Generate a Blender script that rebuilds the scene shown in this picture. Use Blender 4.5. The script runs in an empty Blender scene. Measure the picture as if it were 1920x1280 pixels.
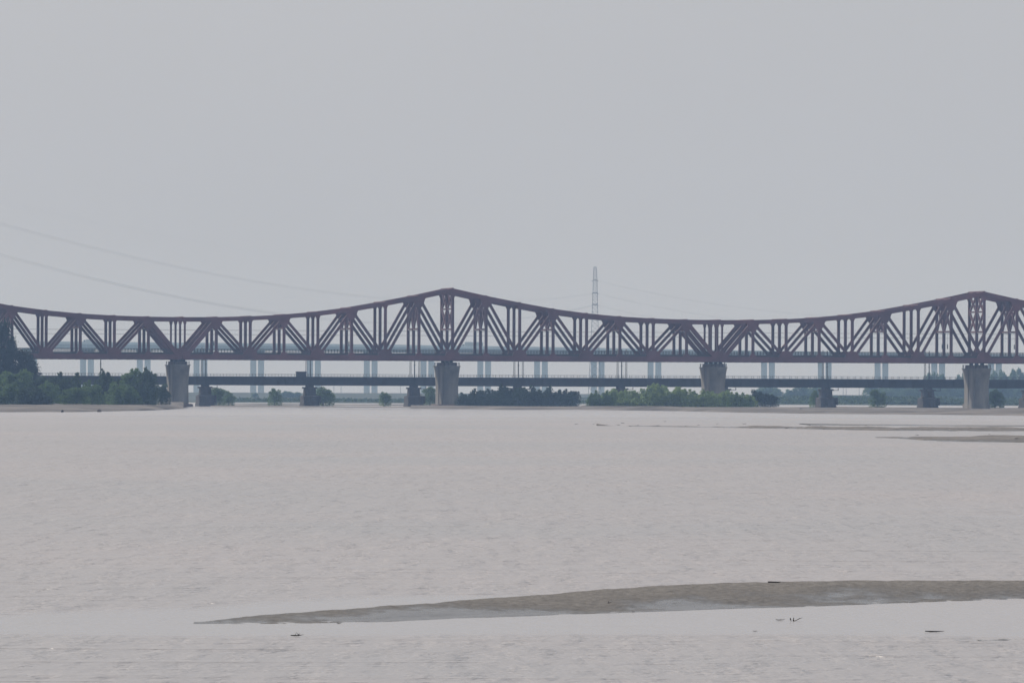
import bpy, math, random
import numpy as np
from mathutils import Vector, Matrix
random.seed(7); RNG = np.random.RandomState(11)
sc = bpy.context.scene
col = sc.collection

# ------------------------------------------------------------------ camera
FPX, H = 16500.0, 5.5             # focal length in photo pixels (1920 wide), eye height above the river
PITCH, ROLL = 96.5 / 16500.0, 0.0040
cam = bpy.data.cameras.new('camera'); cam.sensor_width = 36.0
cam.lens = FPX / 1920.0 * 36.0
cam.clip_start, cam.clip_end = 2.0, 40000.0
cam_o = bpy.data.objects.new('camera', cam); col.objects.link(cam_o)
cam_o.matrix_world = (Matrix.Translation((0, 0, H)) @ Matrix.Rotation(math.pi / 2 + PITCH, 4, 'X')
                      @ Matrix.Rotation(ROLL, 4, 'Z'))
sc.camera = cam_o

# ------------------------------------------------------------------ sky, sun, exposure
SUN_EL, SUN_AZ = math.radians(35), math.radians(-46)    # azimuth from the view direction, negative = left
w = bpy.data.worlds.new('World'); sc.world = w; w.use_nodes = True
nt = w.node_tree; nt.nodes.clear()
sky = nt.nodes.new('ShaderNodeTexSky'); sky.sky_type = 'NISHITA'; sky.sun_disc = False
sky.sun_elevation = SUN_EL; sky.sun_rotation = SUN_AZ
sky.air_density = 1.0; sky.dust_density = 6.0; sky.ozone_density = 1.0; sky.altitude = 90
hs = nt.nodes.new('ShaderNodeHueSaturation'); hs.inputs['Saturation'].default_value = 0.5
veil = nt.nodes.new('ShaderNodeMix'); veil.data_type = 'RGBA'
veil.inputs['Factor'].default_value = 0.72              # the even grey veil of a hazy overcast day over the clear sky
veil.inputs['B'].default_value = (7.42, 7.66, 8.22, 1)
cl_t = nt.nodes.new('ShaderNodeTexCoord'); cl_n = nt.nodes.new('ShaderNodeTexNoise')     # faint uneven cloud sheet
cl_n.inputs['Scale'].default_value = 9.0; cl_n.inputs['Detail'].default_value = 5
cl_r = nt.nodes.new('ShaderNodeMapRange'); cl_r.inputs['From Min'].default_value = 0.3; cl_r.inputs['From Max'].default_value = 0.7
cl_r.inputs['To Min'].default_value = 0.975; cl_r.inputs['To Max'].default_value = 1.025
cl_m = nt.nodes.new('ShaderNodeMix'); cl_m.data_type = 'RGBA'; cl_m.blend_type = 'MULTIPLY'; cl_m.inputs['Factor'].default_value = 1.0
nt.links.new(cl_t.outputs['Generated'], cl_n.inputs['Vector']); nt.links.new(cl_n.outputs[0], cl_r.inputs['Value'])
bg = nt.nodes.new('ShaderNodeBackground'); bg.inputs['Strength'].default_value = 0.08
wo = nt.nodes.new('ShaderNodeOutputWorld')
nt.links.new(sky.outputs[0], hs.inputs['Color']); nt.links.new(hs.outputs[0], veil.inputs['A'])
nt.links.new(veil.outputs['Result'], cl_m.inputs['A']); nt.links.new(cl_r.outputs[0], cl_m.inputs['B']); nt.links.new(cl_m.outputs['Result'], bg.inputs[0]); nt.links.new(bg.outputs[0], wo.inputs[0])
sl = bpy.data.lights.new('sun', 'SUN'); sl.energy = 3.0; sl.angle = math.radians(4); sl.color = (1.0, 0.93, 0.84)
so = bpy.data.objects.new('sun', sl); col.objects.link(so)
sdir = Vector((math.sin(SUN_AZ) * math.cos(SUN_EL), math.cos(SUN_AZ) * math.cos(SUN_EL), math.sin(SUN_EL)))
so.rotation_euler = sdir.to_track_quat('Z', 'Y').to_euler()
so.location = (-300, 600, 400)
vs = sc.view_settings
vs.view_transform = 'Standard'; vs.look = 'None'; vs.exposure = 0.0; vs.gamma = 1.0; vs.use_curve_mapping = False
sc.cycles.volume_bounces = 2; sc.cycles.max_bounces = 6
sc.cycles.use_denoising = True

# ------------------------------------------------------------------ small maths
def ray(x, y):
    u, v = (x - 960) / FPX, (640 - y) / FPX
    c, s = math.cos(ROLL), math.sin(ROLL)
    return u * c - v * s, u * s + v * c + PITCH
def at(x, y, D):                         # a photo pixel at a known distance
    a, e = ray(x, y); return Vector((a * D, D, H + e * D))
def onz(x, y, z=0.0):                    # a photo pixel on level ground of height z
    a, e = ray(x, y); D = (z - H) / e; return Vector((a * D, D, z))
def lerp_tab(tab, x):
    return float(np.interp(x, [t[0] for t in tab], [t[1] for t in tab]))
_P = RNG.rand(256, 256)
def vnoise(x, y):
    xi, yi = np.floor(x).astype(int), np.floor(y).astype(int)
    fx, fy = x - xi, y - yi
    fx, fy = fx * fx * (3 - 2 * fx), fy * fy * (3 - 2 * fy)
    g = lambda a, b: _P[a % 256, b % 256]
    return (g(xi, yi) * (1 - fx) + g(xi + 1, yi) * fx) * (1 - fy) + (g(xi, yi + 1) * (1 - fx) + g(xi + 1, yi + 1) * fx) * fy
def fbm(x, y, o=4):
    s, a, t = 0, 1.0, 0
    for k in range(o):
        s = s + a * vnoise(x * 2 ** k + 17.3 * k, y * 2 ** k + 5.1 * k); t += a; a *= 0.5
    return s / t - 0.5

# ------------------------------------------------------------------ materials
def mat(name, color, rough=0.85, var=0.25, scale=0.5, dark=None, bump=0.0, bscale=8.0, metal=0.0, spec=0.3, stretch=(1, 1, 1)):
    m = bpy.data.materials.new(name); m.use_nodes = True
    t = m.node_tree; b = t.nodes['Principled BSDF']
    b.inputs['Roughness'].default_value = rough; b.inputs['Metallic'].default_value = metal
    b.inputs['Specular IOR Level'].default_value = spec
    tc = t.nodes.new('ShaderNodeTexCoord'); mp = t.nodes.new('ShaderNodeMapping')
    mp.inputs['Scale'].default_value = stretch
    t.links.new(tc.outputs['Object'], mp.inputs[0])
    n = t.nodes.new('ShaderNodeTexNoise'); n.inputs['Scale'].default_value = scale
    n.inputs['Detail'].default_value = 5; n.inputs['Roughness'].default_value = 0.62
    t.links.new(mp.outputs[0], n.inputs['Vector'])
    r = t.nodes.new('ShaderNodeValToRGB')
    d = dark or tuple(c * (1 - var) for c in color)
    l = tuple(min(1, c * (1 + var)) for c in color)
    r.color_ramp.elements[0].position = 0.33; r.color_ramp.elements[0].color = (*d, 1)
    r.color_ramp.elements[1].position = 0.67; r.color_ramp.elements[1].color = (*l, 1)
    t.links.new(n.outputs[0], r.inputs[0]); t.links.new(r.outputs[0], b.inputs['Base Color'])
    if bump:
        n2 = t.nodes.new('ShaderNodeTexNoise'); n2.inputs['Scale'].default_value = bscale; n2.inputs['Detail'].default_value = 6
        bp = t.nodes.new('ShaderNodeBump'); bp.inputs['Strength'].default_value = bump; bp.inputs['Distance'].default_value = 0.05
        t.links.new(mp.outputs[0], n2.inputs['Vector']); t.links.new(n2.outputs[0], bp.inputs['Height']); t.links.new(bp.outputs[0], b.inputs['Normal'])
    return m
def leafmat(name, c1, c2, scale=0.35):
    m = mat(name, c1, 0.75, 0.3, scale, spec=0.15)
    t = m.node_tree; b = t.nodes['Principled BSDF']; r = [n for n in t.nodes if n.type == 'VALTORGB'][0]
    r.color_ramp.elements[0].color = (*c1, 1); r.color_ramp.elements[1].color = (*c2, 1)
    tr = t.nodes.new('ShaderNodeBsdfTranslucent'); mx = t.nodes.new('ShaderNodeMixShader'); mx.inputs[0].default_value = 0.42
    t.links.new(r.outputs[0], tr.inputs[0]); t.links.new(b.outputs[0], mx.inputs[1]); t.links.new(tr.outputs[0], mx.inputs[2])
    t.links.new(mx.outputs[0], t.nodes['Material Output'].inputs[0])
    return m
M = dict(
    red=mat('red_brown_paint', (0.112, 0.039, 0.049), 0.6, 0.35, 0.12),
    deck=mat('dark_deck', (0.05, 0.045, 0.048), 0.9, 0.3, 0.6),
    concrete=mat('pier_concrete', (0.18, 0.172, 0.16), 0.9, 0.36, 0.22, stretch=(1, 1, 0.25), bump=0.3, bscale=2),
    plinth=mat('stained_plinth', (0.16, 0.125, 0.11), 0.95, 0.3, 0.35),
    old_steel=mat('weathered_dark_steel', (0.028, 0.03, 0.034), 0.7, 0.3, 0.3, stretch=(1, 1, 0.3)),
    old_stone=mat('old_dark_masonry', (0.05, 0.045, 0.044), 0.95, 0.35, 0.5),
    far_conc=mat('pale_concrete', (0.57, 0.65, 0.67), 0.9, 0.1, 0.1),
    galv=mat('galvanised_steel', (0.22, 0.23, 0.23), 0.6, 0.15, 0.5),
    dark_metal=mat('dark_metal', (0.03, 0.03, 0.034), 0.6, 0.2, 0.5),
    pale=mat('pale_enamel', (0.62, 0.62, 0.6), 0.5, 0.1, 0.5),
    roof=mat('grey_roof', (0.14, 0.13, 0.13), 0.9, 0.2, 0.5),
    lorry=mat('lorry_box_paint', (0.36, 0.40, 0.41), 0.6, 0.1, 0.2),
    glass=mat('dark_glass', (0.02, 0.025, 0.03), 0.15, 0.1, 0.5),
    wire=mat('aluminium_wire', (0.16, 0.16, 0.165), 0.6, 0.1, 0.5),
    sandfar=mat('pale_sand_flat', (0.145, 0.132, 0.125), 0.9, 0.55, 0.06, bump=0.3, bscale=0.6, spec=0.15, stretch=(0.6, 0.25, 1)),
    grass=mat('levee_grass', (0.032, 0.046, 0.033), 0.95, 0.3, 0.02),
    bed=mat('river_bed', (0.16, 0.13, 0.1), 0.95, 0.2, 0.02),
    bark=mat('bark', (0.06, 0.045, 0.035), 0.95, 0.3, 2.0),
    drift=mat('waterlogged_wood', (0.028, 0.023, 0.02), 0.9, 0.4, 6.0),
    leaf_dark=leafmat('dark_leaves', (0.028, 0.052, 0.026), (0.07, 0.11, 0.046)),
    leaf_mid=leafmat('green_leaves', (0.065, 0.118, 0.042), (0.16, 0.245, 0.08)),
    leaf_light=leafmat('willow_leaves', (0.16, 0.235, 0.085), (0.32, 0.42, 0.15)),
    leaf_poplar=leafmat('poplar_leaves', (0.016, 0.026, 0.016), (0.035, 0.052, 0.026)),
    rubble=mat('rubble', (0.14, 0.12, 0.11), 0.95, 0.3, 1.5),
)

def sandmat(name, dry, wet, cscale, fscale):
    m = bpy.data.materials.new(name); m.use_nodes = True; t = m.node_tree; b = t.nodes['Principled BSDF']
    g = t.nodes.new('ShaderNodeNewGeometry'); sp = t.nodes.new('ShaderNodeSeparateXYZ'); t.links.new(g.outputs['Position'], sp.inputs[0])
    def nz(sc_, stretch, det=5):
        mp = t.nodes.new('ShaderNodeMapping'); mp.inputs['Scale'].default_value = stretch; n = t.nodes.new('ShaderNodeTexNoise')
        n.inputs['Scale'].default_value = sc_; n.inputs['Detail'].default_value = det; n.inputs['Roughness'].default_value = 0.65
        t.links.new(g.outputs['Position'], mp.inputs[0]); t.links.new(mp.outputs[0], n.inputs['Vector']); return n.outputs[0]
    def mth(op, a, b_):
        n = t.nodes.new('ShaderNodeMath'); n.operation = op
        for i, q in enumerate((a, b_)):
            if isinstance(q, (int, float)): n.inputs[i].default_value = q
            else: t.links.new(q, n.inputs[i])
        return n.outputs[0]
    big, fine = nz(cscale, (1, 0.3, 1)), nz(fscale, (1, 0.45, 1), 7)
    # moisture: water-logged sand near the river level, uneven patches higher up
    w_ = mth('ADD', mth('MULTIPLY', sp.outputs[2], 3.2), mth('MULTIPLY', mth('SUBTRACT', big, 0.5), 2.6))
    r = t.nodes.new('ShaderNodeValToRGB'); e = r.color_ramp.elements
    e[0].position = 0.0; e[0].color = (*wet, 1); e[1].position = 0.75; e[1].color = (*dry, 1)
    t.links.new(w_, r.inputs[0])
    gr = t.nodes.new('ShaderNodeMapRange'); gr.inputs['From Min'].default_value = 0.3; gr.inputs['From Max'].default_value = 0.7; gr.inputs['To Min'].default_value = 0.55; gr.inputs['To Max'].default_value = 1.4
    t.links.new(fine, gr.inputs['Value'])
    mx = t.nodes.new('ShaderNodeMix'); mx.data_type = 'RGBA'; mx.blend_type = 'MULTIPLY'; mx.inputs['Factor'].default_value = 1.0
    t.links.new(r.outputs[0], mx.inputs['A']); t.links.new(gr.outputs[0], mx.inputs['B']); t.links.new(mx.outputs['Result'], b.inputs['Base Color'])
    rr = t.nodes.new('ShaderNodeMapRange'); rr.inputs['From Max'].default_value = 0.5; rr.inputs['To Min'].default_value = 0.26; rr.inputs['To Max'].default_value = 0.95
    t.links.new(w_, rr.inputs['Value']); t.links.new(rr.outputs[0], b.inputs['Roughness']); b.inputs['Specular IOR Level'].default_value = 0.3
    bp = t.nodes.new('ShaderNodeBump'); bp.inputs['Strength'].default_value = 0.8; bp.inputs['Distance'].default_value = 0.06
    t.links.new(fine, bp.inputs['Height']); t.links.new(bp.outputs[0], b.inputs['Normal'])
    return m
M['sand'] = sandmat('wet_river_sand', (0.158, 0.146, 0.135), (0.088, 0.083, 0.082), 0.3, 5.0)
M['sandmid'] = sandmat('mud_bar_sand', (0.165, 0.15, 0.14), (0.06, 0.055, 0.052), 0.12, 0.8)
# ------------------------------------------------------------------ object helpers
def tag(o, label=None, cat=None, group=None, kind=None):
    if label: o['label'] = label
    if cat: o['category'] = cat
    if group: o['group'] = group
    if kind: o['kind'] = kind
    return o
def empty(name, loc=(0, 0, 0), rz=0.0, label=None, cat=None, group=None):
    o = bpy.data.objects.new(name, None); col.objects.link(o)
    o.location = loc; o.rotation_euler = (0, 0, rz); o.empty_display_size = 1
    return tag(o, label, cat, group)
def link(name, me, m=None, parent=None, loc=None):
    o = bpy.data.objects.new(name, me); col.objects.link(o)
    if m is not None and len(me.materials) == 0: me.materials.append(M[m] if isinstance(m, str) else m)
    if parent is not None: o.parent = parent
    if loc is not None: o.location = loc
    return o
class MB:
    def __init__(s): s.v, s.f = [], []
    def hexa(s, p):                     # 8 corners: 4 bottom ccw, 4 top ccw
        b = len(s.v); s.v += [tuple(q) for q in p]
        s.f += [tuple(b + i for i in q) for q in ((3, 2, 1, 0), (4, 5, 6, 7), (0, 1, 5, 4), (1, 2, 6, 5), (2, 3, 7, 6), (3, 0, 4, 7))]
        return s
    def box(s, x0, x1, y0, y1, z0, z1):
        return s.hexa([(x0, y0, z0), (x1, y0, z0), (x1, y1, z0), (x0, y1, z0), (x0, y0, z1), (x1, y0, z1), (x1, y1, z1), (x0, y1, z1)])
    def beam(s, p, q, a, b, side=(0, 1, 0)):     # b = size along side, a = size across
        p, q = Vector(p), Vector(q); d = (q - p).normalized(); sd = Vector(side)
        sd = (sd - d * sd.dot(d)).normalized(); up = d.cross(sd)
        A, B = up * (a / 2), sd * (b / 2)
        return s.hexa([p - A - B, p + A - B, p + A + B, p - A + B, q - A - B, q + A - B, q + A + B, q - A + B])
    def hbeam(s, p, q, a, b, side=(0, 1, 0), fl=0.16, web=0.12):   # rolled H section: two flanges and a web
        p, q = Vector(p), Vector(q); d = (q - p).normalized(); sd = Vector(side)
        sd = (sd - d * sd.dot(d)).normalized(); up = d.cross(sd)
        for k in (-1, 1): s.beam(p + up * k * (a / 2 - fl / 2), q + up * k * (a / 2 - fl / 2), fl, b, side)
        return s.beam(p, q, a - 2 * fl, web, side)
    def prism(s, poly, y0, y1):          # polygon in x,z extruded along y
        n = len(poly); b = len(s.v)
        s.v += [(x, y0, z) for x, z in poly] + [(x, y1, z) for x, z in poly]
        s.f.append(tuple(b + i for i in range(n))); s.f.append(tuple(b + n + i for i in reversed(range(n))))
        for i in range(n):
            j = (i + 1) % n; s.f.append((b + j, b + i, b + n + i, b + n + j))
        return s
    def loft(s, rings):                  # list of rings of equal count, capped
        n = len(rings[0]); b = len(s.v)
        for r in rings: s.v += [tuple(p) for p in r]
        for k in range(len(rings) - 1):
            for i in range(n):
                j = (i + 1) % n; s.f.append((b + k * n + i, b + k * n + j, b + (k + 1) * n + j, b + (k + 1) * n + i))
        s.f.append(tuple(b + i for i in reversed(range(n)))); s.f.append(tuple(b + (len(rings) - 1) * n + i for i in range(n)))
        return s
    def tube(s, pts, radii, n=6):
        rings = []
        for i, p in enumerate(pts):
            p = Vector(p); d = Vector(pts[min(i + 1, len(pts) - 1)]) - Vector(pts[max(i - 1, 0)])
            d = d.normalized(); u = d.orthogonal().normalized(); v = d.cross(u)
            r = radii[i] if hasattr(radii, '__len__') else radii
            if i and rings:
                u = (prev - d * prev.dot(d)).normalized(); v = d.cross(u)
            prev = u
            rings.append([p + (u * math.cos(2 * math.pi * k / n) + v * math.sin(2 * math.pi * k / n)) * r for k in range(n)])
        return s.loft(rings)
    def mesh(s, name):
        me = bpy.data.meshes.new(name); me.from_pydata(s.v, [], s.f); me.update(); return me
    def build(s, name, m, parent=None, kind=None):
        o = link(name, s.mesh(name), m, parent)
        if kind: o['kind'] = kind
        return o
def ring(cx, cy, hx, hy, z, c):          # chamfered rectangle
    return [(cx + hx, cy - hy + c, z), (cx + hx, cy + hy - c, z), (cx + hx - c, cy + hy, z), (cx - hx + c, cy + hy, z),
            (cx - hx, cy + hy - c, z), (cx - hx, cy - hy + c, z), (cx - hx + c, cy - hy, z), (cx + hx - c, cy - hy, z)]
def smooth(me):
    me.polygons.foreach_set('use_smooth', [True] * len(me.polygons))
def nth(i): return (ORD + ['thirteenth', 'fourteenth', 'fifteenth', 'sixteenth', 'seventeenth', 'eighteenth', 'nineteenth', 'twentieth', 'twenty first', 'twenty second', 'twenty third', 'twenty fourth', 'twenty fifth'])[i]
ORD = ['first', 'second', 'third', 'fourth', 'fifth', 'sixth', 'seventh', 'eighth', 'ninth', 'tenth', 'eleventh', 'twelfth']

# ================================================================== the setting
# ---- river bed / ground sheet
me = bpy.data.meshes.new('ground')
me.from_pydata([(-5000, -400, -3), (5000, -400, -3), (5000, 9000, -3), (-5000, 9000, -3)], [], [(0, 1, 2, 3)])
tag(link('ground', me, 'bed'), kind='structure')

# ---- sand bars and flats: near shoreline read off the photo on the water plane, real depth and height behind it
def bar(name, near, depth, height, m, back=None, cols=160, rows=26, amp=0.06, nscale=0.35, edge_amp=0.0, seed=0.0, margin=4.0):
    """near: [(px, py)] shoreline; depth(px) metres of land behind it; height(px) crest height"""
    x0, x1 = near[0][0], near[-1][0]
    tt = np.concatenate([[-0.35, -0.12, 0.0], np.linspace(0.03, 1.0, rows), [1.06, 1.3]]); R = len(tt)
    shape = back or (lambda t: math.sin(math.pi * min(t, 0.999)) ** 0.8 * (0.75 + 0.25 * t))     # rise to a crest, fall behind
    sh = np.array([t * 0.9 if t < 0 else shape(t) if t <= 1 else -(t - 1) * 2.2 for t in tt])
    land = (tt >= 0) & (tt <= 1)
    pxs = np.linspace(x0, x1, cols)
    P = [onz(px, lerp_tab(near, px)) for px in pxs]
    px_, pd, ph = np.array([p.y for p in P]), np.array([depth(px) for px in pxs]), np.array([height(px) for px in pxs])
    pa = np.array([p.x / p.y for p in P])
    T = np.broadcast_to(tt, (cols, R)); Y = px_[:, None] + np.where(T >= 0, T * pd[:, None], T * margin * 3)
    XX = np.broadcast_to((pa * px_)[:, None], (cols, R))
    Z = np.where(land, sh * ph[:, None], sh)
    Z = Z + amp * 2 * fbm(XX * nscale + seed, Y * nscale * 0.4 + seed, 5) * np.where(land, np.clip(0.25 + T / 0.25, 0, 1) if edge_amp else 1.0, 0.25 if edge_amp else 0.4)
    if edge_amp: Z = Z + edge_amp * (1 + 2.5 * np.clip((pxs[:, None] - 1600) / 200, 0, 1.5)) * fbm(XX * 3.1 + seed, Y * 1.5, 4) * np.exp(-(T / 0.16) ** 2)
    Y2 = Y + pd[:, None] * 0.05 * fbm(XX * 0.12 + seed, T * 2.0 + 9, 3)
    X2 = pa[:, None] * (px_[:, None] + np.where(pd[:, None] > 100, np.clip(T, 0, None) * pd[:, None], 0))
    V = np.stack([X2, Y2, Z], -1).reshape(-1, 3)
    ii = np.arange(cols * R).reshape(cols, R)
    F = np.stack([ii[:-1, :-1], ii[1:, :-1], ii[1:, 1:], ii[:-1, 1:]], -1).reshape(-1, 4)
    me = bpy.data.meshes.new(name); me.from_pydata(V.tolist(), [], F.tolist()); me.update(); smooth(me)
    return tag(link(name, me, m), kind='structure')
# foreground bar
FB_NEAR = [(362, 1169), (520, 1168.5), (700, 1166), (850, 1159), (1000, 1154), (1110, 1150), (1250, 1145), (1400, 1139), (1500, 1136.5), (1650, 1131), (1750, 1127), (1850, 1124), (1980, 1120)]
FB_TOP = [(362, 1168.2), (400, 1162), (470, 1153), (560, 1145.5), (700, 1136), (900, 1122), (1100, 1107), (1250, 1097), (1400, 1091), (1600, 1088), (1750, 1087), (1980, 1088)]
def fb_depth(px):
    z = fb_h(px); a = onz(px, lerp_tab(FB_NEAR, px)); b = onz(px, lerp_tab(FB_TOP, px), z)
    return max(1.0, (b.y - a.y) * 1.12)
def fb_h(px): return 0.012 + 0.30 * min(1, max(0, (px - 362) / 900)) ** 0.8
bar('sandbar', FB_NEAR, fb_depth, fb_h, 'sand', back=lambda t: 0.02 + 0.08 * t / 0.2 if t < 0.2 else 0.10 + 0.16 * (t - 0.2) / 0.06 if t < 0.26 else 0.26 + 0.74 * ((t - 0.26) / 0.62) ** 0.85 if t < 0.88 else max(0.0, 1 - ((t - 0.88) / 0.12) ** 2), cols=620, rows=80, amp=0.03, nscale=1.6, edge_amp=0.035, margin=2.5)
# middle distance bars on the right
bar('sandbar', [(1650, 821), (1690, 822.5), (1760, 827), (1850, 829), (2000, 830)], lambda p: 20 + 120 * min(1, (p - 1650) / 200), lambda p: 0.16 + 0.20 * min(1, (p - 1650) / 220), 'sandmid', cols=320, rows=50, amp=0.34, nscale=0.14, seed=3.1)
bar('sandbar', [(1120, 798), (1300, 800.5), (1450, 803), (1600, 806), (1750, 808), (2000, 810)], lambda p: 14 + 90 * min(1, max(0, (p - 1250) / 550)), lambda p: 0.06 + 0.24 * min(1, max(0, (p - 1180) / 560)), 'sandmid', cols=400, rows=50, amp=0.45, nscale=0.13, seed=8.7)
bar('sandbar', [(1520, 797), (1650, 797.6), (1800, 798.6), (2000, 800)], lambda p: 60, lambda p: 0.05, 'sandmid', cols=200, amp=0.2, nscale=0.05, seed=12.7)
bar('sandbar', [(1836, 1201), (1900, 1200), (1990, 1199)], lambda p: 1.2, lambda p: 0.012, 'sand', cols=160, rows=16, amp=0.035, nscale=2.5, seed=5.2, margin=0.5)
# flats by the bridges
bar('left_bank', [(-260, 773), (0, 772.5), (150, 772), (250, 770), (300, 768.5), (345, 766)], lambda p: 900 if p < 200 else 900 - 3.2 * (p - 200), lambda p: 1.5, 'sandfar', back=lambda t: min(1, t / 0.25) ** 0.8, cols=220, rows=44, amp=0.8, nscale=0.03, seed=1.0, margin=20)
bar('islet', [(770, 765.5), (850, 766.5), (950, 768), (1040, 768), (1140, 767)], lambda p: 260, lambda p: 0.9, 'sandfar', back=lambda t: min(1, t / 0.3) ** 0.8 if t < .85 else (1 - t) / .15, cols=90, amp=0.3, nscale=0.03, seed=4.0, margin=12)
bar('islet', [(1090, 768), (1200, 769.5), (1300, 771), (1400, 771.5), (1500, 772)], lambda p: 330, lambda p: 1.1, 'sandfar', back=lambda t: min(1, t / 0.3) ** 0.8 if t < .85 else (1 - t) / .15, cols=90, amp=0.35, nscale=0.03, seed=6.0, margin=12)
bar('right_bank', [(1270, 770.5), (1380, 773), (1500, 775), (1600, 776), (1750, 777), (1920, 779.5), (2200, 782)], lambda p: 120 + 480 * min(1, max(0, (p - 1290) / 160)), lambda p: 0.25 + 0.45 * min(1, (p - 1270) / 250), 'sandfar', back=lambda t: min(1, t / 0.2) ** 0.8 if t < .85 else (1 - t) / .15, cols=300, rows=44, amp=0.95, nscale=0.03, seed=2.2, margin=20)
for k, (xa, xb, yy, dp, sd) in enumerate([(395, 640, 762.2, 120, 1.7), (600, 800, 763.0, 110, 5.5), (1440, 1700, 764.8, 150, 7.1), (1600, 1990, 766.4, 130, 9.4), (430, 800, 759.2, 160, 3.3)]):
    bar('mud_flat', [(xa, yy), ((xa + xb) / 2, yy + 0.5), (xb, yy + (xb - xa) * 0.004)], lambda p: dp, lambda p: 0.45, 'sandfar', cols=90, amp=0.3, nscale=0.03, seed=sd, margin=12)

# ---- far bank with its levee
V, F = [], []
prof = [(4430, -1.2), (4450, 0.0), (4475, 0.5), (4700, 0.9), (5200, 1.1), (5800, 1.3), (6250, 1.5), (6300, 2.8), (6350, 4.9), (6365, 5.0), (6420, 2.5), (7600, 2.4), (8900, 2.4)]
xs = np.linspace(-2000, 2000, 320)
for x in xs:
    for d, z in prof:
        n = float(fbm(np.array(x * 0.02), np.array(d * 0.01), 3)); 
        V.append((x, d + (30 * n if d < 4700 else 0), z + (0.5 * n if d < 6260 else 0.35 * n)))
R = len(prof)
for i in range(len(xs) - 1):
    for j in range(R - 1): F.append((i * R + j, (i + 1) * R + j, (i + 1) * R + j + 1, i * R + j + 1))
me = bpy.data.meshes.new('far_bank'); me.from_pydata(V, [], F); me.update(); smooth(me)
tag(link('far_bank', me, 'grass'), kind='structure')

# ---- the river: one sheet; the attribute "calm" says where sand close under the surface stills the ripples
def axis(dense, lo, hi, n, far):
    a = list(np.linspace(lo, hi, n)); return np.array([-f for f in far[0]] + a + list(far[1]))
gx = axis(1, -40, 40, 161, ([1700, 900, 400, 150, 70], [70, 150, 400, 900, 1700]))
gy = np.concatenate([[-300, 0, 80, 130], np.linspace(150, 420, 181), [460, 520, 600, 700, 850, 1000, 1200, 1400, 1600, 1900, 2200, 2600, 3000, 3600, 4200, 4600]])
X, Y = np.meshgrid(gx, gy, indexing='ij')
bx = np.linspace(362, 1980, 90)
c_line = np.array([[onz(p, 0.5 * lerp_tab(FB_NEAR, p) + 0.5 * lerp_tab(FB_TOP, p)).x, onz(p, 0.5 * lerp_tab(FB_NEAR, p) + 0.5 * lerp_tab(FB_TOP, p)).y] for p in bx])
n_line = np.array([onz(p, lerp_tab(FB_NEAR, p)).y for p in bx]); f_line = np.array([onz(p, lerp_tab(FB_TOP, p), fb_h(p)).y for p in bx])
nx_ = np.interp(X, c_line[:, 0], n_line); fx_ = np.interp(X, c_line[:, 0], f_line)
wob = fbm(X * 0.12, Y * 0.05, 4)
tip = onz(362, 1168)
near_w = nx_ - (198.5 + 2.5 * wob + 1.5 * np.sin(X * 0.25))
far_w = np.interp(X, [-14, -7, -2, 2, 7, 12], [13, 21, 19, 10, 5, 4]) + 9 * wob
dn, df = nx_ - Y, Y - fx_
sm = lambda v: np.clip(v, 0, 1) ** 2 * (3 - 2 * np.clip(v, 0, 1))
calm = sm((near_w - dn) / (3.0)) * sm((far_w - df) / 9.0)
calm *= sm((X - (tip.x - 9 + 5 * wob)) / 7.0)
# long slick streaks on the open river
streak = sm((fbm(X * 0.011 + 40, Y * 0.045 + 3, 4) - 0.13) / 0.16) * 0.75
calm = np.maximum(calm, streak * sm((Y - 262) / 30))
# sheltered water below the bank in front of the bridges
calm = np.maximum(calm, 0.85 * sm((Y - 1750) / 500))
V = np.stack([X, Y, np.zeros_like(X)], -1).reshape(-1, 3)
ny = len(gy); idx = np.arange(len(gx) * ny).reshape(len(gx), ny)
F = np.stack([idx[:-1, :-1], idx[1:, :-1], idx[1:, 1:], idx[:-1, 1:]], -1).reshape(-1, 4)
me = bpy.data.meshes.new('river'); me.from_pydata(V.tolist(), [], F.tolist()); me.update()
at_ = me.attributes.new('calm', 'FLOAT', 'POINT'); at_.data.foreach_set('value', calm.reshape(-1).astype(np.float32))
m = bpy.data.materials.new('silty_river_water'); m.use_nodes = True; t = m.node_tree; b = t.nodes['Principled BSDF']
b.inputs['Base Color'].default_value = (0.33, 0.31, 0.303, 1); b.inputs['IOR'].default_value = 1.333
b.inputs['Specular IOR Level'].default_value = 0.5
at_n = t.nodes.new('ShaderNodeAttribute'); at_n.attribute_name = 'calm'
geo = t.nodes.new('ShaderNodeNewGeometry')
def noise(scale3, detail, rough=0.6):
    mp = t.nodes.new('ShaderNodeMapping'); mp.inputs['Scale'].default_value = scale3
    n = t.nodes.new('ShaderNodeTexNoise'); n.inputs['Scale'].default_value = 1.0; n.inputs['Detail'].default_value = detail; n.inputs['Roughness'].default_value = rough
    t.links.new(geo.outputs['Position'], mp.inputs[0]); t.links.new(mp.outputs[0], n.inputs['Vector']); return n
def math_(op, a, b_):
    n = t.nodes.new('ShaderNodeMath'); n.operation = op
    for i, q in enumerate((a, b_)):
        if isinstance(q, (int, float)): n.inputs[i].default_value = q
        elif q is not None: t.links.new(q, n.inputs[i])
    return n.outputs[0]
n1 = noise((1.6, 0.9, 1), 3, 0.6); n2 = noise((0.7, 0.13, 1), 3, 0.6); n6 = noise((0.22, 0.024, 1), 3, 0.6); n3 = noise((0.05, 0.012, 1), 3, 0.5)
n4 = noise((0.05, 0.42, 1), 3, 0.55)            # long thin current lines
lines = math_('POWER', n4.outputs[0], 5.0)
hgt = math_('ADD', math_('ADD', math_('ADD', math_('MULTIPLY', n1.outputs[0], 0.20), math_('MULTIPLY', n6.outputs[0], 0.38)), math_('MULTIPLY', n2.outputs[0], 0.28)), math_('MULTIPLY', lines, 1.2))
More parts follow.
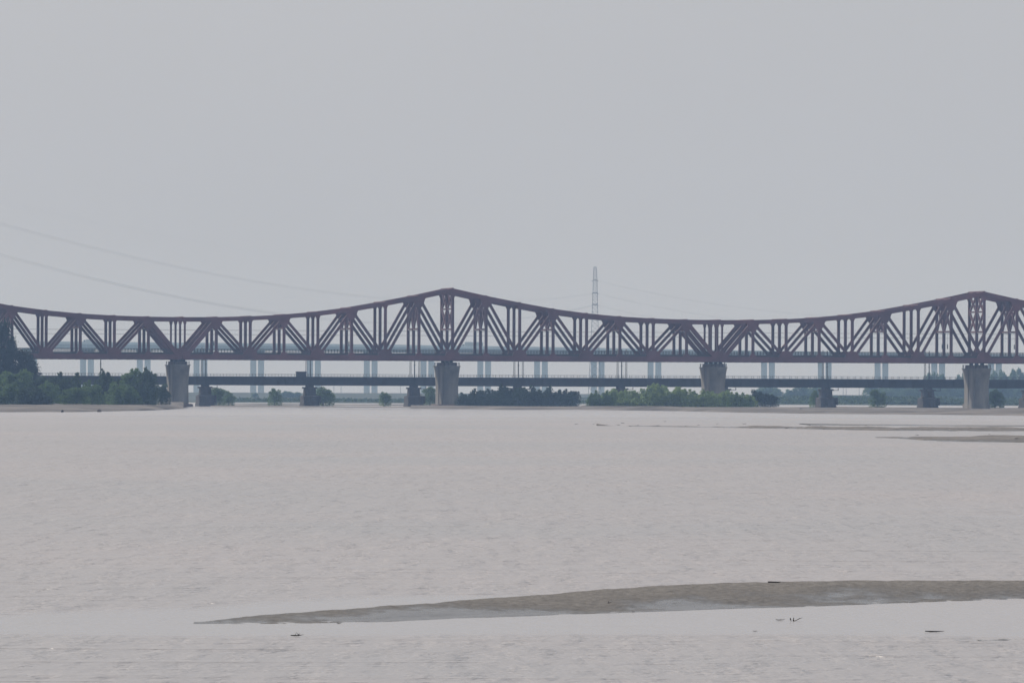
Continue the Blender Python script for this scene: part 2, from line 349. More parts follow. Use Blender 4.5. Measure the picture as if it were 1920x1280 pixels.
n5 = noise((0.012, 0.006, 1), 4, 0.6)
silt = t.nodes.new('ShaderNodeValToRGB'); silt.color_ramp.elements[0].position = 0.35; silt.color_ramp.elements[1].position = 0.65
silt.color_ramp.elements[0].color = (0.31, 0.298, 0.298, 1); silt.color_ramp.elements[1].color = (0.365, 0.325, 0.315, 1)
t.links.new(n5.outputs[0], silt.inputs[0]); t.links.new(silt.outputs[0], b.inputs['Base Color'])
act = math_('SUBTRACT', 1.0, at_n.outputs['Fac'])
n7 = noise((1.7, 0.22, 1), 2, 0.5); n8 = noise((1.5, 0.055, 1), 2, 0.5)      # short ripple patches
dash = t.nodes.new('ShaderNodeMapRange'); dash.inputs['From Min'].default_value = 0.42; dash.inputs['From Max'].default_value = 0.66
dash.inputs['To Min'].default_value = 0.25; dash.inputs['To Max'].default_value = 2.3
t.links.new(math_('ADD', math_('MULTIPLY', n7.outputs[0], 0.5), math_('MULTIPLY', n8.outputs[0], 0.5)), dash.inputs['Value'])
act2 = math_('MULTIPLY', math_('MULTIPLY', act, dash.outputs[0]), math_('ADD', 0.45, math_('MULTIPLY', n3.outputs[0], 1.0)))
bp = t.nodes.new('ShaderNodeBump'); bp.inputs['Distance'].default_value = 0.55
t.links.new(math_('ADD', 0.34, math_('MULTIPLY', act2, 1.45)), bp.inputs['Strength']); t.links.new(hgt, bp.inputs['Height'])
t.links.new(bp.outputs[0], b.inputs['Normal'])
t.links.new(math_('ADD', 0.2, math_('MULTIPLY', act, 0.1)), b.inputs['Roughness'])
tag(link('river', me, m), kind='structure')

# ================================================================== the red truss bridge
TH = math.radians(10.3); S = 11.8
D0 = 3238.0
o0 = at(838, 676, D0)
BR = empty('truss_bridge', (o0.x, o0.y, 0), TH, 'long red brown steel truss bridge with curved top chord on tall concrete piers', 'bridge')
ZB = at(838, 675.4, D0 - S).z            # underside of the bottom chord
HT = [26.4, 23.7, 21.3, 19.1, 17.5, 16.4, 15.75, 15.4, 15.3]       # top of the top chord above it, from a peak outwards
PAN = 12.5
T0, T1 = -212.5, 262.5
def top(t):
    k = abs(((t + 100) % 200) - 100) / PAN
    i = int(min(7, math.floor(k))); return HT[i] + (HT[i + 1] - HT[i]) * (k - i)
nodes = [PAN * k for k in range(int(T0 / PAN), int(T1 / PAN) + 1)]
CH, CB = 1.5, 1.8                       # chord depths
def is_low(t): return abs((t % 200) - 100) < 1
def is_peak(t): return abs(((t + 100) % 200) - 100) < 1
def is_topnode(t): return int(round(t / PAN)) % 2 != 0
EO = 0.88                                 # half the distance between the end posts of neighbouring units
for pi, off in enumerate((-S, 0.0, S)):
    for a, c in zip(nodes[:-1], nodes[1:]):
        a2 = a + (0.06 if is_low(a) else 0); c2 = c - (0.06 if is_low(c) else 0)
        za, zc = ZB + top(a), ZB + top(c)
        MB().prism([(a2, za - CH), (c2, zc - CH), (c2, zc), (a2, za)], off - 0.45, off + 0.45).build('top_chord', 'red', BR)
        # diagonal: from the top node to the bottom node
        tn, bn = (a, c) if is_topnode(a) else (c, a)
        sg = 1 if bn > tn else -1
        end = is_low(bn)
        bx_ = bn - sg * (EO + 0.2 if end else 0)
        wd = 1.6 if end else 1.0
        p = (tn + sg * 0.4, off, ZB + top(tn) - CH * 0.7 - 0.4); q = (bx_ - sg * 0.35, off, ZB + CB * 0.75)
        mb = MB()
        if end: mb.beam(p, q, wd, 0.86)
        else: mb.hbeam(p, q, wd, 0.8)
        mb.build('diagonal', 'red', BR)
    for t_ in nodes:
        zt = ZB + top(t_) - CH * 0.5
        for e in ((-EO, EO) if is_low(t_) else (0,)):
            wv = 0.62 if is_low(t_) else 1.02
            MB().hbeam((t_ + e, off, ZB + CB), (t_ + e, off, zt), wv, 0.85).build('vertical', 'red', BR)
        zt = ZB + top(t_)
        sl_ = (top(t_ + PAN) - top(t_ - PAN)) / (2 * PAN)
        sL, sR = (top(t_) - top(t_ - PAN)) / PAN, (top(t_ + PAN) - top(t_)) / PAN
        if is_topnode(t_):               # big plate where diagonals meet the top chord
            poly = [(-2.5, zt - 2.5 * sL - CH * .9), (-2.1, zt - 2.1 * sL - 1.9), (-1.6, zt - 3.3), (-0.7, zt - 4.5), (0.7, zt - 4.5), (1.6, zt - 3.3), (2.1, zt + 2.1 * sR - 1.9), (2.5, zt + 2.5 * sR - CH * .9)]
            for k in (-1, 1):
                MB().prism([(t_ + x, z) for x, z in poly], off + k * 0.47 - 0.03, off + k * 0.47 + 0.03).build('gusset_plate', 'red', BR)
        else:
            hw, dp = (1.3, 2.2) if is_peak(t_) else (1.0, 1.0)
            for e in ((-EO, EO) if is_low(t_) else (0,)):
                h2 = 0.62 if is_low(t_) else hw
                poly = [(e - h2, zt + (e - h2) * sL - CH * .95), (e - 0.42, zt - CH - dp), (e + 0.42, zt - CH - dp), (e + h2, zt + (e + h2) * sR - CH * .95)]
                MB().prism([(t_ + x, z) for x, z in poly], off - 0.49, off + 0.49).build('gusset_plate', 'red', BR)
            g = [(-2.9, ZB + CB * .8), (-2.4, ZB + CB + 0.9), (-1.2, ZB + CB + 2.2), (1.2, ZB + CB + 2.2), (2.4, ZB + CB + 0.9), (2.9, ZB + CB * .8)]
            MB().prism([(t_ + x, z) for x, z in g], off - 0.5, off + 0.5).build('gusset_plate', 'red', BR)
        if is_topnode(t_):
            g = [(-1.5, ZB + CB * .9), (-0.75, ZB + CB + 0.9), (0.75, ZB + CB + 0.9), (1.5, ZB + CB * .9)]
            MB().prism([(t_ + x, z) for x, z in g], off - 0.5, off + 0.5).build('gusset_plate', 'red', BR)
ZD = ZB + CB
units = [(T0, -100), (-100, 100), (100, T1)]
for a, c in units:
    a2, c2 = a + 0.06, c - 0.06
    for off in (-S, 0, S):
        MB().box(a2, c2, off - 0.46, off + 0.46, ZB, ZB + CB).build('bottom_chord', 'red', BR)
    # ballast deck between and outside the truss planes
    mb = MB()
    for y0, y1 in ((-S + 0.52, -0.52), (0.52, S - 0.52)):
        mb.box(a2, c2, y0, y1, ZB + 1.35, ZD + 0.72)
    mb.build('deck', 'deck', BR)
    mb = MB()                            # cross beams under the deck
    k = a + 1.6
    while k < c - 1:
        mb.box(k - 0.28, k + 0.28, -S - 0.6, S + 0.6, ZB - 0.24, ZB + 0.6); k += 3.125
    mb.build('cross_beam', 'red', BR, 'stuff')
    for yy in (-S + 0.95, S - 0.95):
        mb = MB(); n = int((c - a) / 1.1)
        for k in range(n + 1):
            x = a2 + 0.1 + (c2 - a2 - 0.2) * k / n
            mb.box(x - 0.06, x + 0.06, yy - 0.06, yy + 0.06, ZD + 0.7, ZD + 2.05)
        for z in (2.0, 1.55, 1.1): mb.box(a2, c2, yy - 0.05, yy + 0.05, ZD + z - 0.05, ZD + z + 0.05)
        mb.build('railing', 'dark_metal', BR, 'stuff')
# struts, sway frames
ZS = ZB + 11.5
for t_ in nodes:
    zt = ZB + top(t_)
    MB().box(t_ - 0.3, t_ + 0.3, -S - 0.55, S + 0.55, zt - 1.0, zt + 0.22).build('top_strut', 'red', BR)
    if is_topnode(t_) or is_peak(t_):
        lv = [zt - CH]
        if zt - CH - ZS > 11: lv.append(ZS + 7.4)
        if zt - CH - ZS > 0.8: lv.append(ZS)
        else: lv.append(zt - 4.4)
        mb = MB()
        for o0_ in (-S, 0):
            for hi, lo in zip(lv[:-1], lv[1:]):
                for p, q in (((t_, o0_ + .4, hi), (t_, o0_ + S - .4, lo)), ((t_, o0_ + .4, lo), (t_, o0_ + S - .4, hi))):
                    mb.beam(p, q, 0.95, 0.55, (1, 0, 0))
                mb.box(t_ - 0.3, t_ + 0.3, o0_ + 0.4, o0_ + S - 0.4, lo - 0.3, lo + 0.3)
        mb.build('sway_frame', 'red', BR)
        for o0_ in (-S, 0):             # insulated brackets that carry the overhead wire
            mb = MB(); zc = lv[-1] - 0.35
            mb.tube([(t_ - 0.2, o0_ + S * .5, zc), (t_ + 0.9, o0_ + S * .5, zc - 0.15)], 0.13)
            mb.tube([(t_ - 1.0, o0_ + S * .5 + 1, zc), (t_ - 0.3, o0_ + S * .5 + 1, zc - 0.1)], 0.13)
            mb.build('insulator', 'pale', BR)
for a, c in zip(nodes[:-1], nodes[1:]):
    mb = MB()
    for o0_ in (-S, 0):
        for u in (0, 1):
            p = (a, o0_ + (S - .4 if u else .4), ZB + top(a) - 0.6); q = (c, o0_ + (.4 if u else S - .4), ZB + top(c) - 0.6)
            mb.beam(p, q, 0.4, 0.4, (0, 0, 1))
    mb.build('lateral_brace', 'red', BR)
# overhead wires along the tracks
for yy in (-S * .5 - 2.2, -S * .5 + 2.2, S * .5 - 2.2, S * .5 + 2.2):
    for z in (ZD + 7.3, ZD + 8.9):
        MB().tube([(T0, yy, z), (T1, yy, z)], 0.02, 4).build('overhead_wire', 'wire', BR)
for tx in (-37.5, -37.5 + 1.4, -87.5, 187.5 + -2, 187.5, 212.5 - 1.5, 212.5 + .5):
    mb = MB(); mb.tube([(tx, -S * .5, ZD + 3.3), (tx, -S * .5, ZD + 5.0)], 0.2, 8); mb.tube([(tx, -S * .5, ZD + 5.0), (tx, -S * .5, ZD + 8.9)], 0.03, 4)
    mb.build('tension_weight', 'dark_metal', BR)
# piers
def red_pier(t_, zbase, plinth):
    zt = ZB - 2.35                       # walkway level
    # hammer-head shaft: flares across the bridge towards the top, groove down each broad face
    def sect(hx, hy, z, g=0.28):
        c = 0.55
        return [(hx, -hy + c, z), (hx, -1.3, z), (hx - g, -0.9, z), (hx - g, 0.9, z), (hx, 1.3, z), (hx, hy - c, z), (hx - c, hy, z), (-hx + c, hy, z),
                (-hx, hy - c, z), (-hx, 1.3, z), (-hx + g, 0.9, z), (-hx + g, -0.9, z), (-hx, -1.3, z), (-hx, -hy + c, z), (-hx + c, -hy, z), (hx - c, -hy, z)]
    rings = [sect(3.05, 8.0, zbase)]
    for k in range(9):
        s = k / 8; z = zt - 6.9 * (1 - s) ; hy = 8.0 + 2.9 * s ** 1.8; rings.append(sect(2.92 + .15 * s, hy, z))
    pier = MB().loft(rings).build('pier', 'concrete', BR)
    pier.location = (t_, 0, 0)
    rings = [ring(0, 0, 3.2, 11.2, zt, .3), ring(0, 0, 3.2, 11.2, zt + .35, .3)]
    MB().loft(rings).build('pier_cap', 'concrete', pier)
    MB().loft([ring(0, 0, 2.3, 9.3, zt + .35, .3), ring(0, 0, 2.3, 9.0, zt + 1.55, .6)]).build('bearing_block', 'plinth', pier)
    for off in (-8.7, 0, 8.7):
        for e in ((-EO, EO) if is_low(t_) else (0,)):
            o = MB().box(e - .62, e + .62, off * S / 8.7 * .99 - .6 if abs(off) < 1 else off - .6, off + .6, zt + 1.55, ZB).build('bearing', 'dark_metal', pier)
    for k in (-1, 1):
        mb = MB()
        for i in range(5):
            x = -2.7 + 5.4 * i / 4
            mb.box(x - .07, x + .07, k * 10.9 - .07, k * 10.9 + .07, zt + .35, zt + 1.6)
        for i in range(2):
            for x in (-2.77, 2.77):
                y = k * (9.6 + .6 * i); mb.box(x - .07, x + .07, y - .07, y + .07, zt + .35, zt + 1.6)
        for z in (1.0, 1.55):
            mb.box(-2.8, 2.8, k * 10.9 - .06, k * 10.9 + .06, zt + z - .06, zt + z + .06)
            for x in (-2.77, 2.77): mb.box(x - .06, x + .06, min(k * 9.5, k * 10.83), max(k * 9.5, k * 10.83), zt + z - .06, zt + z + .06)
        mb.build('railing', 'dark_metal', pier, 'stuff')
    if plinth:
        MB().loft([ring(0, 0, 4.6, 10.2, -2, .8), ring(0, 0, 4.4, 10.0, zbase + .4, .8), ring(0, 0, 4.1, 9.7, zbase + .7, .8)]).build('plinth', 'plinth', pier)
    else:
        MB().loft([ring(0, 0, 3.4, 8.5, -2, .5), ring(0, 0, 3.4, 8.5, zbase + .9, .5)]).build('plinth', 'concrete', pier)
red_pier(-200, 0.5, True); red_pier(-100, 0.4, True); red_pier(0, 0.6, True); red_pier(100, 0.5, False); red_pier(200, 1.2, False)

# ================================================================== the low old girder bridge behind it
D2 = 3372.0; TH2 = math.radians(10.0)
g0 = at(970, 707, D2)
GB = empty('girder_bridge', (g0.x, g0.y, 0), TH2, 'low dark steel plate girder bridge on squat stepped piers behind the truss bridge', 'bridge')
zg1, zg0 = at(970, 707.6, D2).z, at(970, 724.2, D2).z
SP = 40.25
HW = 4.4
GT = lambda t: 0.0
for k in range(-6, 7):
    a, c = k * SP + 0.08, (k + 1) * SP - 0.08
    if k == 6: continue
    mb = MB()
    for yy in (-2.6, 2.6):
        mb.box(a, c, yy - .1, yy + .1, zg0 + .12, zg1 - .55)
        mb.box(a, c, yy - .45, yy + .45, zg0, zg0 + .12)
        for j in range(14):
            x = a + 0.5 + (c - a - 1.0) * j / 13
            for s in (-1, 1): mb.box(x - .07, x + .07, yy + s * .1, yy + s * .42, zg0 + .12, zg1 - .55) if s > 0 else mb.box(x - .07, x + .07, yy - .42, yy - .1, zg0 + .12, zg1 - .55)
    sp = mb.build('girder_span', 'old_steel', GB)
    MB().box(a, c, -HW, HW, zg1 - .55, zg1).build('deck', 'old_steel', sp)
    mb = MB()
    for yy in (-HW + .1, HW - .1):
        for j in range(17):
            x = a + .15 + (c - a - .3) * j / 16
            mb.box(x - .06, x + .06, yy - .06, yy + .06, zg1, zg1 + 1.0)
        for z in (.5, .97): mb.box(a, c, yy - .035, yy + .035, zg1 + z - .035, zg1 + z + .035)
    mb.build('railing', 'dark_metal', sp, 'stuff')
for k in range(-5, 6):
    x = k * SP
    pr = MB().loft([ring(0, 0, 2.05, 4.6, 3.9, 1.2), ring(0, 0, 1.9, 4.3, zg0 - 1.2, 1.2)]).build('pier', 'old_stone', GB); pr.location = (x, 0, 0)
    MB().loft([ring(0, 0, 2.35, 4.9, zg0 - 1.2, 1.0), ring(0, 0, 2.35, 4.9, zg0 - .55, 1.0)]).build('pier_cap', 'old_stone', pr)
    MB().loft([ring(0, 0, 3.05, 7.6, -2, 2.0), ring(0, 0, 3.05, 7.6, 1.1, 2.0), ring(0, 0, 2.85, 7.3, 1.15, 2.0), ring(0, 0, 2.85, 7.3, 3.9, 2.0), ring(0, 0, 2.4, 5.2, 4.3, 1.4)]).build('pier_base', 'old_stone', pr)
    for yy in (-2.6, 2.6):
        MB().box(-1.2, 1.2, yy - .6, yy + .6, zg0 - .55, zg0).build('bearing', 'dark_metal', pr)
    mb = MB().box(1.9, 4.2, -4.4, -3.4, zg0 - 1.1, zg0 - .9); mb.box(4.05, 4.15, -4.4, -3.4, zg0 - .9, zg0 - .1)
    mb.build('inspection_ledge', 'dark_metal', pr)
    MB().box(2.85, 3.5, -6.5, -2, 1.3, 4.2).build('fender', 'old_stone', pr)
def gb(t_, o, z): return GB.matrix_basis @ Vector((t_, o, z))
bpy.context.view_layer.update()
def mast(t_, o, h, kind, label, lattice):
    p = gb(t_, o, zg1)
    r = empty('catenary_mast', p, TH2, label, 'mast', 'masts standing on the low girder bridge')
    if lattice:
        for sx in (-1, 1):
            for sy in (-1, 1): MB().beam((sx * .3, sy * .3, 0), (sx * .2, sy * .2, h), .09, .09).build('leg', 'galv', r)
        mb = MB(); n = int(h / .7)
        for k in range(n):
            z0, z1 = k * h / n, (k + 1) * h / n; s = 1 if k % 2 else -1
            for y in (-.27, .27): mb.beam((-.27 * s, y, z0), (.27 * s, y, z1), .06, .05)
        mb.build('bracing', 'galv', r, 'stuff')
    else:
        MB().tube([(0, 0, 0), (0, 0, h)], [.22, .15], 8).build('pole', 'dark_metal', r)
        MB().tube([(0, 0, h - 1.2), (0, 2.4, h - .8)], .05, 5).build('cantilever_arm', 'dark_metal', r)
        MB().tube([(-.35, 0, h * .42), (.35, 0, h * .42)], .12, 6).build('clamp', 'dark_metal', r)
for i, k in enumerate(range(-4, 5)):
    nm = ORD[i]
    mast(k * SP - 0.3, -HW + .5, 11.0, 0, f'slim dark pole on the low bridge above its {nm} squat pier from the left', False)
    if nm != 'first': mast(k * SP - 1.7, -HW + 1.6, 11.0, 1, f'pale lattice mast just left of the dark pole above the {nm} squat pier', True)
    if k in (-1, 0, 1): mast(k * SP + 1.6, -HW + 1.2, 11.0, 1, f'pale lattice mast just right of the dark pole above the {nm} squat pier', True)
hp = at(562.5, 708, D2 - 15); tl = (GB.matrix_basis.inverted() @ Vector((hp.x, hp.y, zg1)))
hut = empty('trackside_hut', gb(tl.x, -HW + 1.5, zg1), TH2, 'small dark box hut with flat roof on the low girder bridge deck', 'hut')
MB().box(-1.9, 1.9, -1.0, 1.0, 0, 1.75).build('wall', 'old_steel', hut); MB().box(-2.05, 2.05, -1.15, 1.15, 1.75, 1.95).build('roof', 'dark_metal', hut)
MB().box(-.5, .4, -1.04, -1.0, .02, 1.6).build('door', 'dark_metal', hut)
hp = at(90, 703, D2 - 60); tl = (GB.matrix_basis.inverted() @ Vector((hp.x, hp.y, zg1)))
cab = empty('signal_cabinet', gb(tl.x, -HW + 1.0, zg1), TH2, 'small dark cabinet on the low bridge beside the tall dark trees', 'cabinet')
MB().box(-.62, .62, -.4, .4, .15, 1.0).build('case', 'dark_metal', cab); MB().box(-.7, .7, -.5, .5, 1.0, 1.1).build('lid', 'dark_metal', cab)
MB().box(-.6, -.4, -.3, .3, 0, .15).build('foot', 'dark_metal', cab)

# ================================================================== the far viaduct
D3 = 7200.0; VK = D3 / 5200.0
VD = empty('viaduct', (0, D3, 0), 0, 'far pale concrete road viaduct on paired columns fading into the haze', 'viaduct')
VD.scale = (VK, VK, VK)
cx = [163 + 106.4 * k for k in range(-1, 18)]
ttab = [(0, 638.8), (100, 640), (700, 645.5), (1000, 650), (1400, 657), (1700, 661.5), (2100, 666)]
def vz(px): return at(px, lerp_tab(ttab, px), D3).z
for i, px in enumerate(cx):
    X0 = at(px, 700, D3).x / VK; zt = vz(px) / VK - 1.0
    capz = zt - 3.3
    for s in (-1, 1):
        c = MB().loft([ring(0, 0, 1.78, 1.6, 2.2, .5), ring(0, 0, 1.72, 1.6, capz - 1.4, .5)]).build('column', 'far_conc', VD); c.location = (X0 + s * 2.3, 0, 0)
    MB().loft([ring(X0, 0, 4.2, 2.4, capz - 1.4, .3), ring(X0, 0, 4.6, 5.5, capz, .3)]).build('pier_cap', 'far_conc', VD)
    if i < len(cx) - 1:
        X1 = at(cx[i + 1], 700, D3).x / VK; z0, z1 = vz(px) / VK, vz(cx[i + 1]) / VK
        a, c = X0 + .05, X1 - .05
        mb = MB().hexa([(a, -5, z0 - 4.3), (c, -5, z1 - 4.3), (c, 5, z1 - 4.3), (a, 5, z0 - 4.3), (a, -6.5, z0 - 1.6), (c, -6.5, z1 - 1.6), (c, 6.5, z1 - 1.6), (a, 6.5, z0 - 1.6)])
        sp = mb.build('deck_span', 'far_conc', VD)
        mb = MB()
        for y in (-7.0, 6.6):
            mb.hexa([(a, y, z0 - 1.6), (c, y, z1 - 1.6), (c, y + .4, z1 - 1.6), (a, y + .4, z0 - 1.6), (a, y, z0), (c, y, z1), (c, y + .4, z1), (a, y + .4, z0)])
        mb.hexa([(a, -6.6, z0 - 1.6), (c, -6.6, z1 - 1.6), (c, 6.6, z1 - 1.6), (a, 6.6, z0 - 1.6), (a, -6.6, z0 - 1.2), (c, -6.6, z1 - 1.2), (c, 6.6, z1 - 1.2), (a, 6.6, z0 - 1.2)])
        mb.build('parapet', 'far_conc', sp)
def lorry(px, L, hgt, label):
    X0 = at(px, 650, D3).x; z = vz(px) - 1.2 * VK
    r = empty('lorry', (X0, D3 - 3.2 * VK, z), 0, label, 'lorry', 'lorries crossing the far viaduct')
    MB().box(-L / 2 + 2.4, L / 2, -1.25, 1.25, 1.1, hgt).build('cargo_box', 'lorry', r)
    cabm = MB().prism([(-L / 2, .6), (-L / 2 + 2.2, .6), (-L / 2 + 2.2, min(hgt - .5, 3.1)), (-L / 2 + .5, min(hgt - .5, 3.1)), (-L / 2, 1.9)], -1.2, 1.2).build('cab', 'lorry', r)
    MB().prism([(-L / 2 + .7, 1.9), (-L / 2 + 1.7, 1.9), (-L / 2 + 1.7, 2.7), (-L / 2 + .9, 2.7)], -1.22, -1.2).build('window', 'glass', cabm)
    MB().box(-L / 2 + 2.2, L / 2, -1.0, 1.0, .75, 1.1).build('chassis', 'dark_metal', r)
    for x in (-L / 2 + 1.2, L / 2 - 2.6, L / 2 - 1.3):
        for y in (-1.2, .9):
            o = MB().tube([(0, 0, 0), (0, .3, 0)], .5, 12).build('wheel', 'dark_metal', r); o.location = (x, y, .5)
lorry(165, 7.6, 3.6, 'small pale box lorry on the far viaduct at the left')
lorry(886, 17.5, 4.8, 'long pale box lorry on the far viaduct right of the truss peak')

# ================================================================== pylon and power lines
DP = 6600.0
pb, pt = at(1115.5, 741, DP), at(1116.5, 501, DP)
zb = 2.3; HP = pt.z - zb
PY = empty('power_pylon', (at(1115.5, 620, DP).x, DP, zb), 0, 'tall slim pale lattice pylon rising behind the truss bridge', 'pylon')
def pw(z): return float(np.interp(z / HP, [0, .35, .62, .97, 1.0], [4.9, 3.2, 2.2, 1.2, .95]))
zs = [0]
while zs[-1] < HP - 1.0: zs.append(min(HP, zs[-1] + max(1.9, pw(zs[-1]) * 1.5)))
for sx in (-1, 1):
    for sy in (-1, 1):
        mb = MB()
        for a, c in zip(zs[:-1], zs[1:]): mb.beam((sx * pw(a), sy * pw(a), a), (sx * pw(c), sy * pw(c), c), .3, .3)
        mb.build('leg', 'galv', PY)
mb = MB()
for a, c in zip(zs[:-1], zs[1:]):
    A, C = pw(a), pw(c)
    for s in (-1, 1):
        mb.beam((-A, s * A, a), (C, s * C, c), .15, .12); mb.beam((A, s * A, a), (-C, s * C, c), .15, .12)
        mb.beam((s * A, -A, a), (s * C, C, c), .15, .12, (1, 0, 0)); mb.beam((s * A, A, a), (s * C, -C, c), .15, .12, (1, 0, 0))
        mb.beam((-C, s * C, c), (C, s * C, c), .12, .12)
mb.build('bracing', 'galv', PY, 'stuff')
arms = [at(1116, y, DP).z - zb for y in (527, 551, 573)]
for z in arms:
    for s in (-1, 1):
        mb = MB(); A = pw(z)
        for x in (-A, A): mb.beam((x, s * A, z + 1.4), (0, s * 9.5, z + 1.0), .16, .16, (1, 0, 0)); mb.beam((x, s * A, z + .4), (0, s * 9.5, z + 1.0), .16, .16, (1, 0, 0))
        arm = mb.build('crossarm', 'galv', PY)
        for k in (-1, 1): MB().tube([(0, s * 9.4, z + .9), (k * 2.6, s * 9.4, z)], .13, 6).build('insulator', 'galv', arm)
MB().box(-.8, .8, -.8, .8, HP, HP + .3).build('cap', 'galv', PY)
# conductors
def conductor(A, B, sag, r, name, label, grp, n=60, spread=0.6):
    A, B = Vector(A), Vector(B); mb = MB()
    d = (B - A); side = Vector((-d.y, d.x, 0)).normalized()
    for sx, sz in ((-.5, -.5), (.5, .5)) if spread else ((0, 0),):
        pts = []
        for k in range(n + 1):
            s = k / n; p = A.lerp(B, s); p.z -= 4 * sag * s * (1 - s)
            pts.append(p + side * sx * spread + Vector((0, 0, sz * spread)))
        mb.tube(pts, r, 4)
    return tag(mb.build(name, 'wire'), label, 'wire', grp)
lv = ['topmost', 'middle', 'lowest']
# left span: pylon to a tower out of frame, beyond the left edge
for i, ya in enumerate((527, 551, 573)):
    for s, nm in ((-1, 'nearer'), (1, 'farther')):
        A = Vector((PY.location.x - 2.6, DP + s * 9.4, zb + arms[i]))
        B = at(-300, (308, 330, 386)[i], 3400) + Vector((0, s * 9.4, 0))
        conductor(A, B, (13, 22.5, 27.5)[i], (0.005, 0.016, 0.028)[i], 'power_line', f'{lv[i]} {nm} overhead conductor sagging left from the lattice pylon', 'power lines left of the pylon')
        B2 = at(2150, (560, 585, 608)[i], 6400) + Vector((0, s * 9.4, 0))
        A2 = Vector((PY.location.x + 2.6, DP + s * 9.4, zb + arms[i]))
        conductor(A2, B2, (21, 21, 21)[i], 0.013, 'power_line', f'{lv[i]} {nm} overhead conductor running right from the lattice pylon', 'power lines right of the pylon', spread=0.35)
# lamp posts along the levee
for i, (px, lab) in enumerate([(626, 'thin lamp post on the far levee, left one of the pair'), (639.5, 'thin lamp post on the far levee, right one of the pair'), (751, 'lone thin lamp post on the far levee left of the central pier'),
                               (1581, 'thin lamp post on the far right levee, leftmost of three'), (1586.5, 'thin lamp post on the far right levee, middle of three'), (1611, 'thin lamp post on the far right levee, rightmost of three')]):
    p = at(px, 738, 6358)
    r = empty('lamp_post', (p.x, 6358, 4.8), 0, lab, 'lamp post', 'lamp posts on the far levee')
    MB().tube([(0, 0, 0), (0, 0, 7.0)], [.2, .12], 6).build('pole', 'galv', r); MB().tube([(0, 0, 6.95), (.6, 0, 7.2), (1.3, 0, 7.2)], .08, 5).build('lamp_arm', 'galv', r)

# ================================================================== vegetation
def leaves(pts, nrm_up, size, rng, elong=1.6):
    n = len(pts)
    d = rng.normal(size=(n, 3)); d[:, 2] += nrm_up; d /= np.linalg.norm(d, axis=1)[:, None]
    e = rng.normal(size=(n, 3)); e -= d * (d * e).sum(1)[:, None]; e /= np.linalg.norm(e, axis=1)[:, None]
    s = size * rng.uniform(.6, 1.3, n)[:, None]
    A, B = d * s * elong * .5, e * s * .5
    V = np.concatenate([pts - A, pts + B * .9, pts + A, pts - B * .9], 1).reshape(-1, 3)
    F = np.arange(4 * n).reshape(n, 4)
    return V, F
def crown_mesh(name, seed, n, size, kind):
    """unit crown: about 1 wide, 1 high, base at 0"""
    rng = np.random.RandomState(seed); P = []
    if kind == 'shrub':                  # many leafy shoots rising from a rounded bush
        nb = 26
        for k in range(nb):
            a = rng.uniform(0, 2 * math.pi); rr = .40 * math.sqrt(rng.rand()); hz = (1 - (rr / .5) ** 2 * .75) * rng.uniform(.62, 1.0)
            c = np.array([rr * math.cos(a), rr * math.sin(a), 0])
            m_ = n // nb
            zz = rng.uniform(0.0, 1, m_) ** .75 * hz
            w_ = .13 * (1 - (zz / hz) ** 2.2) + .025
            p = rng.normal(size=(m_, 3)) * .5; p[:, :2] *= w_[:, None] * 1.2
            q = np.zeros((m_, 3)); q[:, 0] = c[0] * (1 + .25 * zz) + p[:, 0]; q[:, 1] = c[1] * (1 + .25 * zz) + p[:, 1]; q[:, 2] = zz
            P.append(q)
    elif kind == 'round':                # denser crown made of leafy clumps
        nb = 30
        for k in range(nb):
            u = rng.normal(size=3); u /= np.linalg.norm(u); rr = rng.rand() ** .5
            c = np.array([.36 * u[0] * rr, .36 * u[1] * rr, .55 + .36 * u[2] * rr])
            m_ = n // nb; p = rng.normal(size=(m_, 3)); p /= np.linalg.norm(p, axis=1)[:, None]; p *= (rng.rand(m_, 1) ** .4) * rng.uniform(.1, .17)
            P.append(c + p * np.array([1, 1, .85]))
        k = n // 4; a_ = rng.uniform(0, 6.283, k); r_ = .44 * np.sqrt(rng.rand(k)); q = np.stack([r_ * np.cos(a_), r_ * np.sin(a_), rng.uniform(0.0, .5, k)], 1); P.append(q)
    else:                                # poplar column
        nb = 34
        for k in range(nb):
            z = rng.uniform(.06, .97); w_ = .42 * (1 - z) ** .55 * min(1, .35 + z * 3); a = rng.uniform(0, 2 * math.pi)
            c = np.array([w_ * .62 * math.cos(a), w_ * .62 * math.sin(a), z]); m_ = n // nb
            p = rng.normal(size=(m_, 3)) * np.array([.085, .085, .05]); P.append(c + p)
    P = np.concatenate(P); P[:, 2] = np.clip(P[:, 2], 0.005, None)
    V, F = leaves(P, {'shrub': 1.0, 'round': .2, 'poplar': 1.2}[kind], size, rng, {'shrub': 2.0, 'round': 1.4, 'poplar': 1.6}[kind])
    me = bpy.data.meshes.new(name); me.from_pydata(V.tolist(), [], F.tolist()); me.update(); return me
def with_mat(me, m):
    c = me.copy(); c.materials.append(M[m]); return c
def stem_mesh(kind, seed):
    rng = random.Random(seed); mb = MB()
    if kind == 'shrub':
        for k in range(7):
            a = rng.uniform(0, 6.28); r = rng.uniform(.05, .3); mb.tube([(.04 * math.cos(a), .04 * math.sin(a), -.05), (r * .6 * math.cos(a), r * .6 * math.sin(a), .3), (r * math.cos(a), r * math.sin(a), .62)], [.014, .01, .004], 5)
    else:
        mb.tube([(0, 0, -.05), (.01, 0, .4), (0, .01, .85)], [.03, .02, .006], 6)
        for k in range(8):
            a = rng.uniform(0, 6.28); z = rng.uniform(.2, .6); r = rng.uniform(.12, .3) * (0.5 if kind == 'poplar' else 1); mb.tube([(0, 0, z), (r * .6 * math.cos(a), r * .6 * math.sin(a), z + .14), (r * math.cos(a), r * math.sin(a), z + .2)], [.012, .008, .003], 5)
    return mb.mesh('stem')
